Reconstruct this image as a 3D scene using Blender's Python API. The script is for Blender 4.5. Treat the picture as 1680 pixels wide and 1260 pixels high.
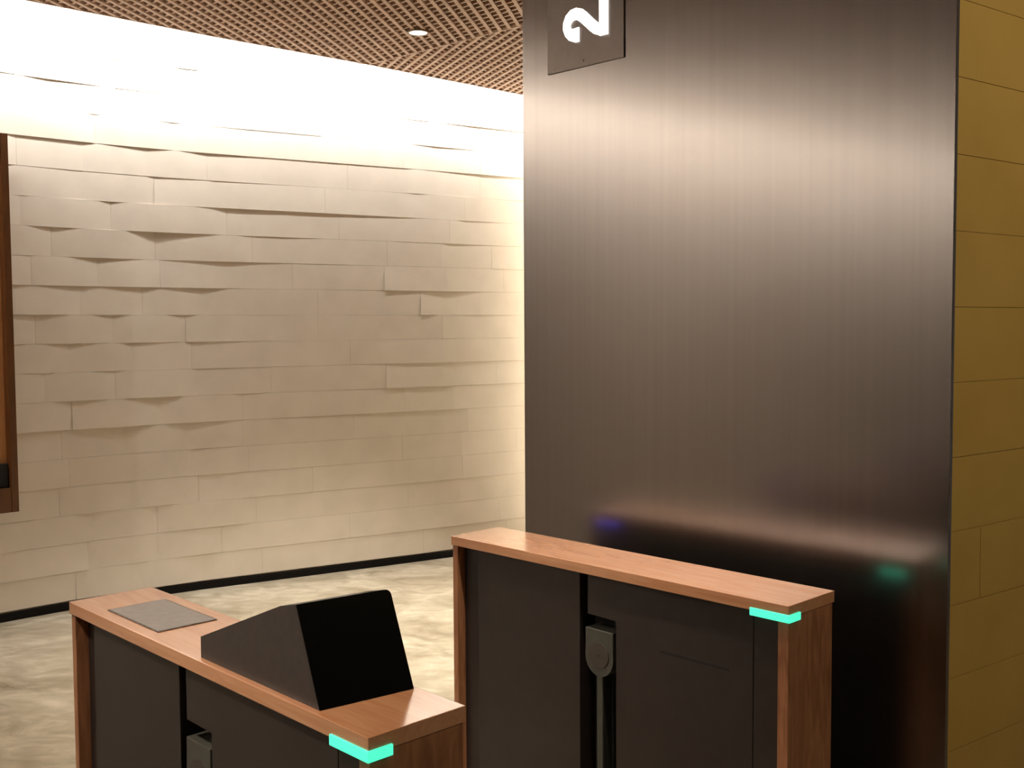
import bpy, bmesh, math, random
from mathutils import Vector, Matrix
random.seed(7)
C = bpy.context.scene.collection
for o in list(bpy.data.objects):
    bpy.data.objects.remove(o)

# ---------------------------------------------------------------- camera
F_PX = 1750.6
cam = bpy.data.cameras.new('camera')
cam.sensor_fit = 'HORIZONTAL'; cam.sensor_width = 36.0
cam.lens = 36.0 * F_PX / 1680.0
cam.clip_start = 0.02; cam.clip_end = 200
co = bpy.data.objects.new('camera', cam); C.objects.link(co)
PITCH, ROLL = 0.0543, -0.0060
Fv = Vector((0, math.cos(PITCH), -math.sin(PITCH))); Rv = Vector((1, 0, 0)); Uv = Rv.cross(Fv)
R2 = Rv * math.cos(ROLL) + Uv * math.sin(ROLL); U2 = -Rv * math.sin(ROLL) + Uv * math.cos(ROLL)
co.matrix_world = Matrix(((R2.x, U2.x, -Fv.x, 0), (R2.y, U2.y, -Fv.y, 0), (R2.z, U2.z, -Fv.z, 1.6), (0, 0, 0, 1)))
bpy.context.scene.camera = co

# ---------------------------------------------------------------- exposure, world
vs = bpy.context.scene.view_settings
bpy.context.scene.display_settings.display_device = 'sRGB'
vs.view_transform = 'Standard'; vs.look = 'None'; vs.gamma = 1.0; vs.use_curve_mapping = False
vs.exposure = 0.0
w = bpy.data.worlds.new('world'); bpy.context.scene.world = w; w.use_nodes = True
bg = w.node_tree.nodes['Background']
bg.inputs[0].default_value = (1.0, 0.88, 0.74, 1); bg.inputs[1].default_value = 0.085

# ---------------------------------------------------------------- lights
def area(name, loc, target, sx, sy, power, col, spread=180):
    l = bpy.data.lights.new(name, 'AREA'); l.shape = 'RECTANGLE'; l.size = sx; l.size_y = sy
    l.energy = power; l.color = col; l.spread = math.radians(spread)
    o = bpy.data.objects.new(name, l); C.objects.link(o)
    o.location = loc
    o.rotation_euler = (Vector(target) - Vector(loc)).to_track_quat('-Z', 'Y').to_euler()
    return o
def spot(name, loc, target, power, col, size, blend=0.6, r=0.04):
    l = bpy.data.lights.new(name, 'SPOT'); l.energy = power; l.color = col
    l.spot_size = math.radians(size); l.spot_blend = blend; l.shadow_soft_size = r
    o = bpy.data.objects.new(name, l); C.objects.link(o); o.location = loc
    o.rotation_euler = (Vector(target) - Vector(loc)).to_track_quat('-Z', 'Y').to_euler()
    return o
HC = 3.17
# line of the wall washers above the ceiling's edge: (x, y) of the edge, then the wall it lights
EDGE = [(3.2, 10.0), (0.10, 7.37), (-0.82, 6.52), (-1.58, 5.87), (-2.32, 5.19), (-3.05, 4.35), (-3.95, 3.25),
        (-5.05, 1.75), (-7.65, -1.9)]
WALL = [(3.2, 9.75), (0.10, 7.70), (-0.42, 7.35), (-1.34, 6.80), (-2.10, 6.34), (-2.75, 5.80), (-3.60, 4.90),
        (-4.50, 3.75), (-5.60, 2.30), (-8.20, -1.40), (-9.6, -3.4)]
def along(path, s):
    for a, b in zip(path, path[1:]):
        a = Vector(a); b = Vector(b); d = (b - a).length
        if s <= d: return a + (b - a) * (s / d), (b - a) / d
        s -= d
    a = Vector(path[-2]); b = Vector(path[-1]); return b, (b - a).normalized()
def plen(path): return sum((Vector(b) - Vector(a)).length for a, b in zip(path, path[1:]))
def nearest(path, p):
    best = None
    for a, b in zip(path, path[1:]):
        a = Vector(a); b = Vector(b); t = max(0, min(1, (p - a).dot(b - a) / (b - a).length_squared))
        q = a + (b - a) * t; d = (q - p).length
        if best is None or d < best[0]: best = (d, q)
    return best[1]
WASH = 21.0
wl = WALL[1:-1]
sp = 0.7; s = 0.35; tot = plen(WALL)
while s < tot - 1.0:
    p, d = along(WALL, s)
    nrm = Vector((-d.y, d.x))                       # into the room
    a = 0.25; dz = a * math.tan(math.radians(22))
    q = p + nrm * a
    o = area('wall_washer', (q.x, q.y, 3.42), (p.x, p.y, 3.42 - dz), sp, 0.04, WASH, (1.0, 0.98, 0.955))
    # long side along the wall
    zax = -(Vector((p.x, p.y, 3.42 - dz)) - Vector((q.x, q.y, 3.42))).normalized()
    xax = Vector((d.x, d.y, 0)); yax = zax.cross(xax)
    o.matrix_world = Matrix(((xax.x, yax.x, zax.x, q.x), (xax.y, yax.y, zax.y, q.y), (xax.z, yax.z, zax.z, 3.42), (0, 0, 0, 1)))
    s += sp
# unseen light behind the column: strips added for the wall's glow, spot for the floor
area('glow_strip', (0.46, 7.62, 1.55), (-0.1, 7.42, 1.5), 0.10, 3.0, 16, (1.0, 0.86, 0.66))
area('glow_strip', (0.50, 7.64, 1.55), (1.06, 7.99, 1.5), 0.10, 3.0, 16, (1.0, 0.86, 0.66))
spot('passage_downlight', (0.75, 5.3, 3.1), (-0.25, 5.2, 0.0), 950, (1.0, 0.92, 0.78), 76, 1.0)
spot('reflection_fill_spot', (-3.3, 1.9, 3.1), (-5.6, 1.6, 1.3), 190, (1.0, 0.88, 0.74), 100, 1.0)  # unseen spot added to brighten the far wall that the column reflects
# unseen fill spots added for ambient, pedestal tops and right wall
spot('fill_spot', (-2.2, 2.6, 3.1), (-1.9, 3.0, 0), 16, (1.0, 0.82, 0.60), 120)
spot('fill_spot', (0.05, 2.4, 3.1), (0.22, 2.72, 0.98), 250, (1.0, 0.80, 0.60), 44, 0.9)
spot('fill_spot', (-1.45, 1.25, 3.0), (-0.6, 2.0, 0.9), 190, (1.0, 0.80, 0.60), 44, 0.9)
spot('fill_spot', (2.4, 1.2, 3.1), (1.5, 2.2, 0.8), 68, (1.0, 0.80, 0.50), 110)

# ---------------------------------------------------------------- materials
def mat(name, col, rough=0.5, metal=0.0, coat=0.0, emit=None, es=0.0, spec=0.5):
    m = bpy.data.materials.new(name); m.use_nodes = True
    b = m.node_tree.nodes['Principled BSDF']
    b.inputs['Base Color'].default_value = (*col, 1); b.inputs['Roughness'].default_value = rough
    b.inputs['Metallic'].default_value = metal; b.inputs['Coat Weight'].default_value = coat
    b.inputs['Specular IOR Level'].default_value = spec
    if emit: b.inputs['Emission Color'].default_value = (*emit, 1); b.inputs['Emission Strength'].default_value = es
    return m
def noise_mix(m, scale, c1, c2, vec=(1, 1, 1), detail=5, lo=0.3, hi=0.7, dist=0.0, bump=0.0, rough=None, coords='Object'):
    nt = m.node_tree; b = nt.nodes['Principled BSDF']; N = nt.nodes.new; Lk = nt.links.new
    tc = N('ShaderNodeTexCoord'); mp = N('ShaderNodeMapping'); mp.inputs['Scale'].default_value = vec
    Lk(tc.outputs[coords], mp.inputs[0])
    n = N('ShaderNodeTexNoise'); n.inputs['Scale'].default_value = scale; n.inputs['Detail'].default_value = detail
    n.inputs['Distortion'].default_value = dist
    Lk(mp.outputs[0], n.inputs['Vector'])
    r = N('ShaderNodeValToRGB'); r.color_ramp.elements[0].position = lo; r.color_ramp.elements[1].position = hi
    r.color_ramp.elements[0].color = (*c1, 1); r.color_ramp.elements[1].color = (*c2, 1)
    Lk(n.outputs[0], r.inputs[0]); Lk(r.outputs[0], b.inputs['Base Color'])
    if bump:
        bp = N('ShaderNodeBump'); bp.inputs['Strength'].default_value = bump; bp.inputs['Distance'].default_value = 0.01
        Lk(n.outputs[0], bp.inputs['Height']); Lk(bp.outputs[0], b.inputs['Normal'])
    if rough:
        mr = N('ShaderNodeMapRange'); mr.inputs['To Min'].default_value = rough[0]; mr.inputs['To Max'].default_value = rough[1]
        Lk(n.outputs[0], mr.inputs[0]); Lk(mr.outputs[0], b.inputs['Roughness'])
    return m
M = {}
M['tile'] = noise_mix(mat('cream_wall_tile', (0.72, 0.64, 0.52), 0.75), 6, (0.69, 0.61, 0.51), (0.745, 0.66, 0.555), detail=4)
M['grout'] = noise_mix(mat('wall_backing', (0.4, 0.35, 0.28), 0.9), 30, (0.50, 0.45, 0.37), (0.56, 0.50, 0.42))
M['ochre'] = noise_mix(mat('amber_lit_wall_tile', (0.42, 0.28, 0.09), 0.7), 5, (0.52, 0.345, 0.082), (0.58, 0.39, 0.105))  # amber light on this wall is put into the tile and joint colour
M['amber_lit_joint'] = noise_mix(mat('amber_lit_joint', (0.3, 0.2, 0.06), 0.8), 20, (0.38, 0.25, 0.07), (0.40, 0.27, 0.08))
M['black'] = noise_mix(mat('black_skirting', (0.01, 0.008, 0.007), 0.7, spec=0.15), 40, (0.004, 0.003, 0.0025), (0.007, 0.005, 0.004))
M['woodtop'] = noise_mix(mat('varnished_oak_top', (0.4, 0.2, 0.1), 0.25, coat=1.0), 9, (0.60, 0.285, 0.145), (0.68, 0.36, 0.20), vec=(6, 0.5, 6), detail=4, lo=0.35, hi=0.65, dist=1.2)
M['woodtop'].node_tree.nodes['Principled BSDF'].inputs['Coat Roughness'].default_value = 0.14; M['woodtop'].node_tree.nodes['Principled BSDF'].inputs['Coat IOR'].default_value = 1.7
M['woodend_shaded'] = noise_mix(mat('shaded_oak_end_panel', (0.3, 0.15, 0.08), 0.4), 7, (0.25, 0.105, 0.05), (0.42, 0.20, 0.10), vec=(5, 5, 0.8), detail=8, lo=0.35, hi=0.65, dist=1.5)  # same oak as the top; the shade on the ends is put into the colour
M['darkpanel'] = noise_mix(mat('charcoal_panel', (0.06, 0.05, 0.045), 0.42, spec=0.35), 25, (0.026, 0.020, 0.0185), (0.032, 0.025, 0.023), rough=(0.42, 0.52))
M['slot'] = noise_mix(mat('black_recess', (0.004, 0.004, 0.004), 0.7), 25, (0.004, 0.004, 0.004), (0.006, 0.006, 0.006))
M['bracket'] = noise_mix(mat('grey_cast_metal', (0.13, 0.13, 0.12), 0.45, metal=0.2), 40, (0.06, 0.062, 0.054), (0.075, 0.077, 0.068))
M['hood'] = noise_mix(mat('matt_black_housing', (0.04, 0.033, 0.03), 0.5), 60, (0.036, 0.029, 0.027), (0.046, 0.037, 0.034))
M['screen'] = noise_mix(mat('black_screen', (0.002, 0.002, 0.002), 0.35, spec=0.05), 20, (0.002, 0.002, 0.002), (0.003, 0.003, 0.003))
M['plate'] = noise_mix(mat('satin_steel_plate', (0.30, 0.26, 0.24), 0.4, metal=0.55), 50, (0.15, 0.128, 0.12), (0.19, 0.162, 0.152))
M['plate_rim'] = noise_mix(mat('dark_rubber_rim', (0.07, 0.05, 0.05), 0.6), 60, (0.05, 0.04, 0.04), (0.12, 0.09, 0.09), lo=0.45, hi=0.55)
M['green'] = mat('cyan_green_light', (0.05, 0.5, 0.4), 0.4, emit=(0.07, 0.80, 0.50), es=1.2)
M['blue'] = mat('blue_light', (0.05, 0.05, 0.4), 0.4, emit=(0.10, 0.08, 1.0), es=1.5)
M['digit'] = mat('white_backlit_acrylic', (0.9, 0.9, 0.9), 0.4, emit=(1, 0.97, 0.92), es=2.0)
M['lamp'] = mat('lamp_glow', (1, 1, 1), 0.4, emit=(1, 0.93, 0.82), es=4.0)
M['trim'] = noise_mix(mat('bronze_ring', (0.3, 0.2, 0.13), 0.5), 30, (0.28, 0.19, 0.12), (0.33, 0.22, 0.15))
M['ceil'] = noise_mix(mat('dark_plenum', (0.02, 0.012, 0.01), 0.9), 8, (0.02, 0.012, 0.010), (0.03, 0.02, 0.016))
M['slat'] = noise_mix(mat('tan_wood_slat', (0.35, 0.2, 0.13), 0.55), 4, (0.56, 0.385, 0.285), (0.64, 0.45, 0.34))
M['slat2'] = noise_mix(mat('walnut_slat', (0.2, 0.1, 0.07), 0.6), 4, (0.50, 0.29, 0.20), (0.56, 0.33, 0.23))
M['frameedge'] = noise_mix(mat('dark_walnut', (0.1, 0.03, 0.005), 0.4), 8, (0.085, 0.028, 0.005), (0.13, 0.045, 0.01), vec=(4, 4, 0.6))
M['framein'] = noise_mix(mat('amber_wood', (0.45, 0.2, 0.06), 0.4), 8, (0.50, 0.22, 0.07), (0.60, 0.28, 0.10), vec=(4, 4, 0.6))
# brushed dark metal
m = mat('brushed_dark_metal', (0.2, 0.17, 0.155), 0.28, metal=1.0)
noise_mix(m, 6, (0.26, 0.235, 0.225), (0.29, 0.262, 0.25), vec=(9, 9, 0.10), detail=3, lo=0.2, hi=0.8, rough=(0.235, 0.245))
m.node_tree.nodes['Principled BSDF'].inputs['Coat Weight'].default_value = 0.35
m.node_tree.nodes['Principled BSDF'].inputs['Coat Roughness'].default_value = 0.11
b = m.node_tree.nodes['Principled BSDF']
M['column'] = m
M['signplate'] = noise_mix(mat('satin_sign_plate', (0.25, 0.21, 0.19), 0.42, metal=1.0), 30, (0.15, 0.126, 0.113), (0.165, 0.14, 0.126))
# polished concrete
m = mat('polished_concrete', (0.4, 0.36, 0.28), 0.3)
nt = m.node_tree; N = nt.nodes.new; Lk = nt.links.new; b = nt.nodes['Principled BSDF']
tc = N('ShaderNodeTexCoord'); mp = N('ShaderNodeMapping'); mp.inputs['Scale'].default_value = (1, 1.5, 1); mp.inputs['Rotation'].default_value = (0, 0, 0.5)
Lk(tc.outputs['Object'], mp.inputs[0])
n1 = N('ShaderNodeTexNoise'); n1.inputs['Scale'].default_value = 1.1; n1.inputs['Detail'].default_value = 10; n1.inputs['Roughness'].default_value = 0.68; n1.inputs['Distortion'].default_value = 2.2
n2 = N('ShaderNodeTexNoise'); n2.inputs['Scale'].default_value = 5; n2.inputs['Detail'].default_value = 8; n2.inputs['Distortion'].default_value = 1.6
Lk(mp.outputs[0], n1.inputs['Vector']); Lk(mp.outputs[0], n2.inputs['Vector'])
mx = N('ShaderNodeMix'); mx.inputs[0].default_value = 0.4; Lk(n1.outputs[0], mx.inputs[2]); Lk(n2.outputs[0], mx.inputs[3])
r = N('ShaderNodeValToRGB'); cr = r.color_ramp
cr.elements[0].position = 0.36; cr.elements[0].color = (0.27, 0.225, 0.155, 1)
cr.elements[1].position = 0.66; cr.elements[1].color = (0.62, 0.56, 0.45, 1)
e = cr.elements.new(0.5); e.color = (0.42, 0.365, 0.275, 1)
Lk(mx.outputs[0], r.inputs[0]); Lk(r.outputs[0], b.inputs['Base Color'])
mr = N('ShaderNodeMapRange'); mr.inputs['To Min'].default_value = 0.22; mr.inputs['To Max'].default_value = 0.42
Lk(n2.outputs[0], mr.inputs[0]); Lk(mr.outputs[0], b.inputs['Roughness'])
bp = N('ShaderNodeBump'); bp.inputs['Strength'].default_value = 0.15; bp.inputs['Distance'].default_value = 0.01
Lk(mx.outputs[0], bp.inputs['Height']); Lk(bp.outputs[0], b.inputs['Normal'])
M['floor'] = m

# ---------------------------------------------------------------- helpers
def obj(name, bm, m, parent=None):
    bmesh.ops.recalc_face_normals(bm, faces=bm.faces)
    me = bpy.data.meshes.new(name); bm.to_mesh(me); bm.free()
    ms = m if isinstance(m, (list, tuple)) else [m]
    for x in ms: me.materials.append(x)
    o = bpy.data.objects.new(name, me); C.objects.link(o)
    if parent: o.parent = parent
    return o
def prism(bm, poly, z0, z1, axis='z', mi=0):
    """poly extruded: axis z: poly=(x,y); axis x: poly=(y,z) extruded along x from z0 to z1"""
    f = (lambda p, h: (p[0], p[1], h)) if axis == 'z' else (lambda p, h: (h, p[0], p[1]))
    a = [bm.verts.new(f(p, z0)) for p in poly]; b = [bm.verts.new(f(p, z1)) for p in poly]
    fs = [bm.faces.new(a[::-1]), bm.faces.new(b)]
    n = len(poly)
    for i in range(n): fs.append(bm.faces.new((a[i], a[(i + 1) % n], b[(i + 1) % n], b[i])))
    for x in fs: x.material_index = mi
    return fs
def box(bm, x0, x1, y0, y1, z0, z1, bev=0.0):
    b2 = bmesh.new(); prism(b2, [(x0, y0), (x1, y0), (x1, y1), (x0, y1)], z0, z1)
    if bev: bmesh.ops.bevel(b2, geom=b2.edges[:], offset=bev, segments=2, affect='EDGES', profile=0.6)
    me = bpy.data.meshes.new('t'); b2.to_mesh(me); b2.free(); bm.from_mesh(me); bpy.data.meshes.remove(me)
def bevelled(poly, h0, h1, axis, bev):
    b2 = bmesh.new(); prism(b2, poly, h0, h1, axis)
    if bev: bmesh.ops.bevel(b2, geom=b2.edges[:], offset=bev, segments=2, affect='EDGES', profile=0.6)
    return b2
def bxo(name, m, parent, dims, bev=0.0):
    bm = bmesh.new(); box(bm, *dims, bev=bev); return obj(name, bm, m, parent)
def thing(name, label, cat, loc=(0, 0, 0), rotz=0, group=None):
    o = bpy.data.objects.new(name, None); C.objects.link(o); o.location = loc; o.rotation_euler = (0, 0, rotz)
    o['label'] = label; o['category'] = cat
    if group: o['group'] = group
    return o
def struct(name, bm, m, label=None):
    o = obj(name, bm, m); o['kind'] = 'structure'
    if label: o['label'] = label
    return o

# ---------------------------------------------------------------- floor
bm = bmesh.new(); box(bm, -11, 5, -6, 12, -0.1, 0)
struct('floor', bm, M['floor'], 'mottled polished beige concrete floor')

# ---------------------------------------------------------------- tiled walls
def tile_wall(bm, path, z0, course, nrows, relief, lmin, lmax, gap, seed, flip=1, thick=0.03):
    rnd = random.Random(seed); tot = plen(path)
    for r_ in range(nrows):
        zb = z0 + r_ * course; zt = zb + course
        s = -rnd.uniform(0, lmax)
        prev = rnd.random(); pt = rnd.random()
        while s < tot:
            ln = rnd.uniform(lmin, lmax)
            a, b = max(s, 0) + gap / 2, min(s + ln, tot) - gap / 2
            if b - a > 0.05:
                nxt = rnd.random() ** 3.0; nt_ = rnd.random()
                pr = [prev * relief, nxt * relief, nt_ * relief * 0.15, pt * relief * 0.15]
                prev = nxt if rnd.random() < 0.7 else rnd.random() ** 3.0
                pt = nt_
                n = max(1, int((b - a) / 0.35)); cols = []
                for k in range(n + 1):
                    t = k / n
                    p, d = along(path, a + (b - a) * t); nr = Vector((-d.y, d.x)) * flip
                    lo = pr[0] * (1 - t) + pr[1] * t; hi = pr[3] * (1 - t) + pr[2] * t
                    q0 = p + nr * lo; q1 = p + nr * hi; bk = p - nr * thick
                    cols.append([bm.verts.new((q0.x, q0.y, zb + gap / 2)), bm.verts.new((q1.x, q1.y, zt - gap / 2)),
                                 bm.verts.new((bk.x, bk.y, zt - gap / 2)), bm.verts.new((bk.x, bk.y, zb + gap / 2))])
                for c0, c1 in zip(cols, cols[1:]):
                    for i in range(4):
                        j = (i + 1) % 4; bm.faces.new((c0[i], c0[j], c1[j], c1[i]))
                bm.faces.new(cols[0]); bm.faces.new(cols[-1][::-1])
            s += ln
def strip_wall(bm, path, off0, off1, z0, z1, mi=1, flip=1):
    n = len(path); A = []; B = []
    for i, p in enumerate(path):
        p = Vector(p)
        d = (Vector(path[min(i + 1, n - 1)]) - Vector(path[max(i - 1, 0)])).normalized(); nr = Vector((-d.y, d.x)) * flip
        A.append(p + nr * off0); B.append(p + nr * off1)
    vs_ = [[bm.verts.new((q.x, q.y, z)) for q, z in ((A[i], z0), (A[i], z1), (B[i], z1), (B[i], z0))] for i in range(n)]
    fs = []
    for c0, c1 in zip(vs_, vs_[1:]):
        for i in range(4):
            j = (i + 1) % 4; fs.append(bm.faces.new((c0[i], c0[j], c1[j], c1[i])))
    fs.append(bm.faces.new(vs_[0])); fs.append(bm.faces.new(vs_[-1][::-1]))
    for f in fs: f.material_index = mi
# smooth the wall path (Catmull-Rom)
def smooth(path, k=4):
    P = [Vector(p) for p in path]; P = [P[0] * 2 - P[1]] + P + [P[-1] * 2 - P[-2]]; out = []
    for i in range(1, len(P) - 2):
        for j in range(k):
            t = j / k; a, b, c, d = P[i - 1:i + 3]
            out.append(0.5 * ((2 * b) + (c - a) * t + (2 * a - 5 * b + 4 * c - d) * t * t + (3 * b - a - 3 * c + d) * t ** 3))
    out.append(P[-2]); return out
WS = smooth(WALL)
# path runs right to left; the room lies on the side of (-d.y, d.x)
bm = bmesh.new()
tile_wall(bm, WS, 0.0525, 0.1625, 22, 0.0075, 0.55, 1.15, 0.0008, 5)
strip_wall(bm, WS, -0.012, -0.2, 0.0, 3.66)
struct('wall_left', bm, [M['tile'], M['grout']], 'curved wall of long cream tiles that stand out unevenly, washed by light from above')
bm = bmesh.new(); strip_wall(bm, WS, 0.012, -0.011, 0.0, 0.042, mi=0)
struct('baseboard_left', bm, M['black'], 'thin black skirting under the cream tiled wall')

# column frame of reference
ANG = 0.7687
S = Vector((math.cos(ANG), math.sin(ANG))); L = Vector((-math.sin(ANG), math.cos(ANG)))
A0 = Vector((-0.2202, 1.5793)); B0 = Vector((0.6070, 2.3189)); W = 0.197; LN = 1.137; H = 0.98
D = 0.21
E0 = B0 + S * (W + D)                                   # plane of the column face, at the turnstile's near end
NE = E0 - L * 0.176; FE = E0 + L * 1.236
# right wall: starts at the column's near edge
yd = Vector((0.805, 0.593)).normalized(); yn = Vector((yd.y, -yd.x))  # yn points to the camera side
P0 = NE + yd * 0.012 - yn * 0.004; P1 = P0 + yd * 0.4; P2 = P0 + yd * 4.2
bm = bmesh.new()
rpath = [P0, P0 + yd * 4.2]
tile_wall(bm, rpath, 0.05 - 0.176 + 0.178, 0.1762, 21, 0.0010, 3.2, 4.5, 0.0018, 11, flip=-1, thick=0.003)
for f in bm.faces: f.material_index = 0
prism(bm, [tuple(P0 - yn * 0.0008), tuple(P2 - yn * 0.0008), tuple(P2 - yn * 0.15), tuple(P1 - yn * 0.02), tuple(P0 - yn * 0.004)], 0, 3.66, mi=1)
struct('wall_right', bm, [M['ochre'], M['amber_lit_joint']], 'tiled wall beyond the dark metal column, its warm light painted as ochre yellow')
# back wall, far behind the camera
bm = bmesh.new(); box(bm, -11, 5, -5.2, -5.0, 0, 3.66)
struct('wall_back', bm, M['grout'], 'plain wall behind the camera')

# ---------------------------------------------------------------- ceiling
bm = bmesh.new(); box(bm, -11, 5, -6, 12, 3.66, 3.76)
struct('ceiling', bm, M['ceil'], 'dark soffit above the wooden lattice')

def clip_halfplane(poly, p, n):
    out = []
    for i in range(len(poly)):
        a = poly[i]; b = poly[(i + 1) % len(poly)]; da = (a - p).dot(n); db = (b - p).dot(n)
        if da >= 0: out.append(a)
        if (da >= 0) != (db >= 0): out.append(a + (b - a) * (da / (da - db)))
    return out
def clip_line(poly, p, d):
    """segments of the line p+t*d inside a (possibly concave) polygon"""
    ts = []; n = len(poly); nr = Vector((-d.y, d.x))
    for i in range(n):
        a = poly[i]; b = poly[(i + 1) % n]; da = (a - p).dot(nr); db = (b - p).dot(nr)
        if (da >= 0) != (db >= 0):
            q = a + (b - a) * (da / (da - db)); ts.append((q - p).dot(d))
    ts.sort(); return [(ts[i], ts[i + 1]) for i in range(0, len(ts) - 1, 2)]
def slats(bm, poly, d, pitch, width, z0, z1, mi):
    d = d.normalized(); nr = Vector((-d.y, d.x))
    os_ = [v.dot(nr) for v in poly]; k = math.ceil(min(os_) / pitch)
    while k * pitch < max(os_):
        p = nr * (k * pitch)
        for t0, t1 in clip_line(poly, p, d):
            if t1 - t0 > 0.05:
                a = p + d * (t0 + .002); b = p + d * (t1 - .002); h = nr * width / 2
                prism(bm, [tuple(a - h), tuple(b - h), tuple(b + h), tuple(a + h)], z0, z1, mi=mi)
        k += 1
EV = [Vector(p) for p in EDGE]
SEAM = Vector((-0.848, 6.492)); sd = Vector((0.748, -0.664)).normalized()
# left panel of the lattice: everything on the camera side of the seam
seam_end = SEAM + sd * 2.2
polyL = [SEAM] + EV[3:] + [Vector((-8.4, -4.8)), Vector((0.4, -4.8)), Vector((0.4, 4.0)), seam_end]
polyR = [Vector((0.10, 7.37)), EV[2] + (SEAM - EV[2]) * 0.999, seam_end, Vector((1.6, 5.0)), Vector((2.6, 9.49))]
for nm, poly, edges, d1, d2, lab in (
        ('ceiling_lattice', polyL, [(polyL[i], polyL[i + 1]) for i in range(len(EV) - 3)] + [(polyL[0], seam_end)], Vector((330, 1750)), Vector((-1900, 1750)), 'open lattice ceiling panel of crossed tan slats holding the small downlight'),
        ('ceiling_lattice', polyR, [(polyR[0], polyR[1]), (polyR[0], polyR[4])], Vector((-732, 1750)), Vector((1300, 1750)), 'open lattice ceiling panel between the seam and the dark column')):
    t = thing(nm, lab, 'ceiling panel', (0, 0, 0), 0, 'wooden lattice ceiling panels')
    bm = bmesh.new(); slats(bm, poly, d1, 0.056, 0.020, HC, HC + 0.03, 0); obj('slats', bm, M['slat'], t)
    bm = bmesh.new(); slats(bm, poly, d2, 0.052, 0.014, HC + 0.006, HC + 0.036, 0); obj('cross_slats', bm, M['slat'], t)
    bm = bmesh.new()
    for a_, b_ in edges:
        d_ = (b_ - a_).normalized(); n_ = Vector((-d_.y, d_.x)) * 0.006
        prism(bm, [tuple(a_ - n_), tuple(b_ - n_), tuple(b_ + n_), tuple(a_ + n_)], HC - 0.001, HC + 0.054)
    obj('edge_trim', bm, M['slat'], t)
    bm = bmesh.new()
    prism(bm, [tuple(p) for p in poly], HC + 0.055, HC + 0.065); obj('backing_panel', bm, M['slat2'], t)

# downlight
t = thing('downlight', 'small round recessed downlight glowing in the wooden lattice ceiling', 'light', (-0.489, 5.784, HC - 0.004))
def cyl(bm, r0, r1, z0, z1, n=40):
    a = [(math.cos(i * 2 * math.pi / n), math.sin(i * 2 * math.pi / n)) for i in range(n)]
    prism(bm, [(x * r0, y * r0) for x, y in a], z0, z1) if r0 == r1 else None
def ring(bm, ri, ro, z0, z1, n=40):
    vs_ = [[bm.verts.new((math.cos(i * 2 * math.pi / n) * r, math.sin(i * 2 * math.pi / n) * r, z)) for i in range(n)] for r, z in ((ri, z0), (ro, z0), (ro, z1), (ri, z1))]
    for k in range(4):
        for i in range(n):
            j = (i + 1) % n; bm.faces.new((vs_[k][i], vs_[k][j], vs_[(k + 1) % 4][j], vs_[(k + 1) % 4][i]))
bm = bmesh.new(); ring(bm, 0.047, 0.058, -0.004, 0.03); obj('trim_ring', bm, M['trim'], t)
bm = bmesh.new(); cyl(bm, 0.0465, 0.0465, -0.002, 0.02); obj('lens', bm, M['lamp'], t)

# ---------------------------------------------------------------- column
col = thing('column', 'tall dark brushed metal column standing behind the right turnstile', 'column', (E0.x, E0.y, 0), ANG)
# local: x = S (away from the lane), y = L
bm = bevelled([(0, -0.176), (0.012, -0.176), (0.012, 1.236), (0, 1.236)], 0.0, 3.62, 'z', 0.0025)
obj('metal_cladding', bm, M['column'], col)
bm = bmesh.new(); prism(bm, [(0.0125, -0.168), (0.06, -0.150), (0.26, -0.10), (0.26, 1.22), (0.0125, 1.232)], 0.0, 3.62)
obj('core', bm, M['slot'], col)

# number sign: plate and the digit lying on its side
sg = thing('number_sign', 'satin square sign plate with a glowing white 2 lying on its side', 'sign', (E0.x, E0.y, 0), ANG)
bm = bevelled([(-0.0045, 0.809), (-0.0005, 0.809), (-0.0005, 1.120), (-0.0045, 1.120)], 2.387, 2.70, 'z', 0.001)
obj('sign_plate', bm, M['signplate'], sg)
cl = [(.115, .63), (.112, .70), (.135, .80), (.185, .865), (.26, .90), (.335, .895), (.41, .85), (.455, .775), (.46, .69), (.43, .60), (.37, .52), (.29, .43), (.20, .33), (.13, .24), (.10, .16), (.10, .085)]
wd = [.23, .23, .19, .155, .15, .155, .17, .18, .19, .19, .185, .18, .18, .18, .18, .18]
HT = 0.184
def dg(bm, poly):          # poly in reading coordinates (u right, v up) -> local (x depth, y = L, z up)
    prism(bm, [(0.868 + v * HT, 2.465 + u * HT) for u, v in poly], -0.011, -0.0046, 'x')
bm = bmesh.new(); Lf = []; Rt = []
for i, (p, q) in enumerate(zip(cl, wd)):
    a = Vector(cl[max(i - 1, 0)]); b = Vector(cl[min(i + 1, len(cl) - 1)]); d = (b - a).normalized(); n = Vector((-d.y, d.x))
    if i == 0: n = Vector((-1, 0))
    if i == len(cl) - 1: n = Vector((1, 0))
    Lf.append(Vector(p) + n * q / 2); Rt.append(Vector(p) - n * q / 2)
for i in range(len(cl) - 1):
    dg(bm, [Lf[i], Lf[i + 1], Rt[i + 1], Rt[i]])
dg(bm, [(0, 0), (.66, 0), (.66, .17), (0, .17)])
obj('digit', bm, M['digit'], sg)
bm = bmesh.new(); b2 = bevelled([(-0.0055 , 0.9655), (-0.0046, 0.9655), (-0.0046, 0.9695), (-0.0055, 0.9695)], 2.402, 2.408, 'z', 0)
obj('screw', b2, M['slot'], sg)

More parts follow.
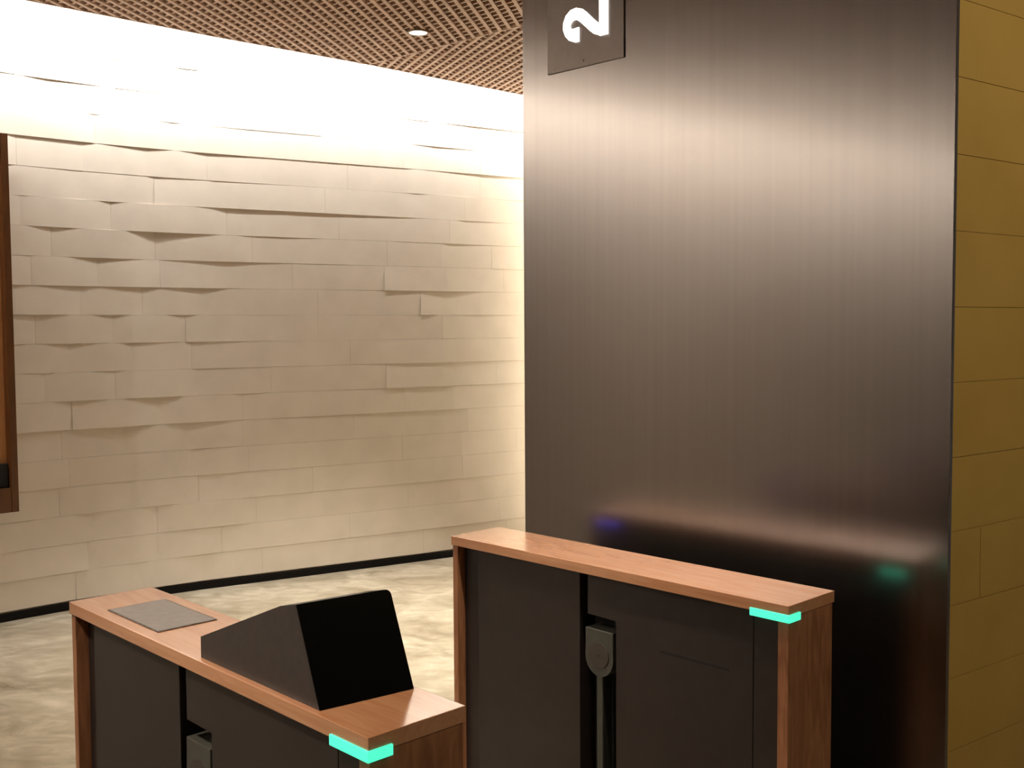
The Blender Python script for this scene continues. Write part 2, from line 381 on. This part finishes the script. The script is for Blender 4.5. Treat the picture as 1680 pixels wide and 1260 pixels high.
# ---------------------------------------------------------------- turnstiles
def turnstile(loc, label, hood, near=True):
    t = thing('turnstile', label, 'turnstile', (loc.x, loc.y, 0), ANG, 'optical turnstile pedestals')
    top = bxo('wooden_top', M['woodtop'], t, (0, W, 0, LN, H - 0.027, H), 0.0015)
    bxo('end_panel', M['woodend_shaded'], t, (0.004, W - 0.004, 0.003, 0.030, 0, H - 0.0285), 0.001)
    bxo('end_panel', M['woodend_shaded'], t, (0.004, W - 0.004, LN - 0.024, LN - 0.003, 0, H - 0.0285), 0.001)
    bxo('core', M['slot'], t, (0.075, W - 0.030, 0.031, LN - 0.025, 0.0, H - 0.028))
    zt = H - 0.0285; x0 = 0.013; x1 = 0.0745
    bxo('side_panel', M['darkpanel'], t, (x0, x1, 0.634, 1.034, 0.03, zt), 0.001)
    bxo('side_panel', M['darkpanel'], t, (0.032, x1, 1.036, LN - 0.025, 0.03, zt))
    bm = bevelled([(0.100, 0.03), (0.508, 0.03), (0.508, H - 0.135), (0.606, H - 0.135), (0.606, zt), (0.100, zt)], x0, x1, 'x', 0.001)
    pn = obj('side_panel', bm, M['darkpanel'], t)
    bm = bmesh.new(); prism(bm, [(0.165, H - 0.187), (0.364, H - 0.187), (0.364, H - 0.180), (0.165, H - 0.180)], x0 - 0.0006, x0 + 0.002, 'x')
    if not hood: obj('vent_slot', bm, M['slot'], pn)
    else: bm.free()
    bxo('side_panel', M['darkpanel'], t, (x0 + 0.001, x1, 0.031, 0.0985, 0.03, zt), 0.001)
    bxo('back_panel', M['darkpanel'], t, (W - 0.029, W - 0.012, 0.031, LN - 0.025, 0.03, zt), 0.001)
    # gate arm in its slot: a clamp head with a round lower end, and the narrow arm under it
    arm = bpy.data.objects.new('gate_arm', None)
    cy, rr, ztop = 0.5695, 0.0475, H - 0.172; zc = H - 0.245
    poly = [(cy - rr, ztop), (cy + rr, ztop)] + [(cy + rr * math.cos(a), zc + rr * 1.05 * math.sin(a)) for a in [-math.pi * k / 20 for k in range(0, 21)]]
    bm = bevelled(poly, 0.016, 0.070, 'x', 0.0025)
    hd = obj('arm_head', bm, M['bracket'], t)
    n = 32; poly = [(cy + 0.034 * math.cos(2 * math.pi * k / n), zc + 0.006 + 0.034 * math.sin(2 * math.pi * k / n)) for k in range(n)]
    bm = bevelled(poly, 0.0135, 0.0160, 'x', 0.0006)
    obj('cap_disc', bm, M['armdisc'], hd)
    n = 12; poly = [(cy + 0.003 * math.cos(2 * math.pi * k / n), zc + 0.006 + 0.003 * math.sin(2 * math.pi * k / n)) for k in range(n)]
    bm = bmesh.new(); prism(bm, poly, 0.0130, 0.0136, 'x'); obj('cap_screw', bm, M['slot'], hd)
    bpy.data.objects.remove(arm)
    bxo('gate_arm', M['bracket'], t, (0.022, 0.060, 0.562, 0.583, 0.06, zc - rr * 1.04), 0.003)
    # lights wrapping the near lane-side corner
    z0, z1 = H - 0.038, H - 0.020
    bm = bmesh.new(); e = 0.0035
    prism(bm, [(-e, -e), (0.045, -e), (0.045, 0.002), (0.003, 0.002), (0.003, 0.100), (-e, 0.100)], z0, z1)
    bmesh.ops.bevel(bm, geom=bm.edges[:], offset=0.0015, segments=2, affect='EDGES', profile=0.5)
    o = obj('corner_light', bm, M['green'], t); o['label'] = 'glowing cyan green corner light'
    bxo('back_light', M['green'], t, (W - 0.0115, W - 0.001, 0.034, 0.10, z0 - 0.009, H - 0.0275), 0.001)
    o = bxo('far_light', M['blue'], t, (W - 0.0115, W - 0.001, LN - 0.12, LN - 0.03, z0 - 0.004, H - 0.0275), 0.001); o['label'] = 'small blue light'
    if hood:
        # scanner plate let into the far end of the top
        pl = bxo('scanner_plate', M['plate'], t, (0.033, 0.160, 0.760, 0.996, H - 0.004, H + 0.0022), 0.0008)
        bm = bmesh.new()
        for dm in ((0.030, 0.163, 0.757, 0.7598), (0.030, 0.163, 0.9962, 0.999), (0.030, 0.0328, 0.7599, 0.9961), (0.1602, 0.163, 0.7599, 0.9961)):
            box(bm, *dm, H - 0.003, H + 0.0018)
        obj('rim', bm, M['plate_rim'], pl)
        prof = [(0.150, 0.0004), (0.214, 0.162), (0.262, 0.151), (0.5435, 0.040), (0.5435, 0.0004)]
        bm = bmesh.new(); prism(bm, [(y, H + z) for y, z in prof], 0.013, 0.187, 'x')
        ed = [e_ for e_ in bm.edges if all(v.co.x > 0.178 and v.co.z > H + 0.150 for v in e_.verts)]
        bmesh.ops.bevel(bm, geom=ed, offset=0.010, segments=5, affect='EDGES', profile=0.5)
        for v in bm.verts:
            if v.co.y < 0.3: v.co.y -= 0.14 * (v.co.x - 0.013)
        hs = obj('reader_housing', bm, M['hood'], t)
        o = hs; o['label'] = 'black wedge shaped reader housing'
        # screen: slab on the slanted front
        a = Vector((0.150, 0.0004)); b_ = Vector((0.214, 0.162)); d = (b_ - a).normalized(); nr = Vector((-d.y, d.x))
        q0 = a + nr * 0.0006; q1 = b_ + nr * 0.0006 - d * 0.0005
        poly = [q0, q0 + nr * 0.0022, q1 + nr * 0.0022, q1]
        poly[1].y = 0.0004; poly[0].y = 0.0004
        bm = bmesh.new(); prism(bm, [(p.x, H + p.y) for p in poly], 0.0125, 0.1872, 'x')
        # round the corner at the far top
        ed = [e_ for e_ in bm.edges if all(abs(v.co.x - 0.1872) < 1e-4 and v.co.z > H + 0.15 for v in e_.verts)]
        bmesh.ops.bevel(bm, geom=ed, offset=0.010, segments=5, affect='EDGES', profile=0.5)
        for v in bm.verts:
            if v.co.y < 0.3: v.co.y -= 0.14 * (v.co.x - 0.013)
        obj('reader_screen', bm, M['screen'], hs)
    return t
M['armdisc'] = noise_mix(mat('brown_grey_cap', (0.11, 0.095, 0.085), 0.5), 40, (0.045, 0.036, 0.031), (0.055, 0.044, 0.038))
turnstile(A0, 'oak topped turnstile pedestal carrying the black wedge shaped reader and steel scanner plate', True)
turnstile(B0, 'oak topped turnstile pedestal with bare top standing against the dark metal column', False)
turnstile(A0 - S * 1.109, 'turnstile pedestal left of the one with the reader, seen only reflected in the dark column', False)

# ---------------------------------------------------------------- wood framed display at the left
fd = Vector((-0.720, -0.694)).normalized()               # along the wall, to the left
fp = Vector((-2.715, 5.757)); fn = Vector((-fd.y, fd.x))  # fn points into the room
fa = math.atan2(fd.y, fd.x)
fr = thing('display_frame', 'tall walnut framed amber wood panel hung on the cream tiled wall at the left', 'panel', (fp.x, fp.y, 0), fa)
# local x to the left along the wall, y out into the room
ZB, ZT, FW = 0.62, 2.63, 0.75
bxo('stile', M['frameedge'], fr, (0, 0.036, 0.0, 0.09, ZB, ZT), 0.002)
bxo('stile', M['frameedge'], fr, (FW - 0.065, FW, 0.0, 0.09, ZB, ZT), 0.002)
bxo('rail', M['frameedge'], fr, (0.037, FW - 0.066, 0.0, 0.088, ZB, ZB + 0.13), 0.002)
bxo('rail', M['frameedge'], fr, (0.037, FW - 0.066, 0.0, 0.088, ZT - 0.09, ZT), 0.002)
bxo('inner_panel', M['framein'], fr, (0.037, FW - 0.066, 0.0, 0.03, ZB + 0.131, ZT - 0.091))
bxo('latch', M['slot'], fr, (0.040, 0.12, 0.031, 0.060, ZB + 0.132, ZB + 0.26), 0.004)
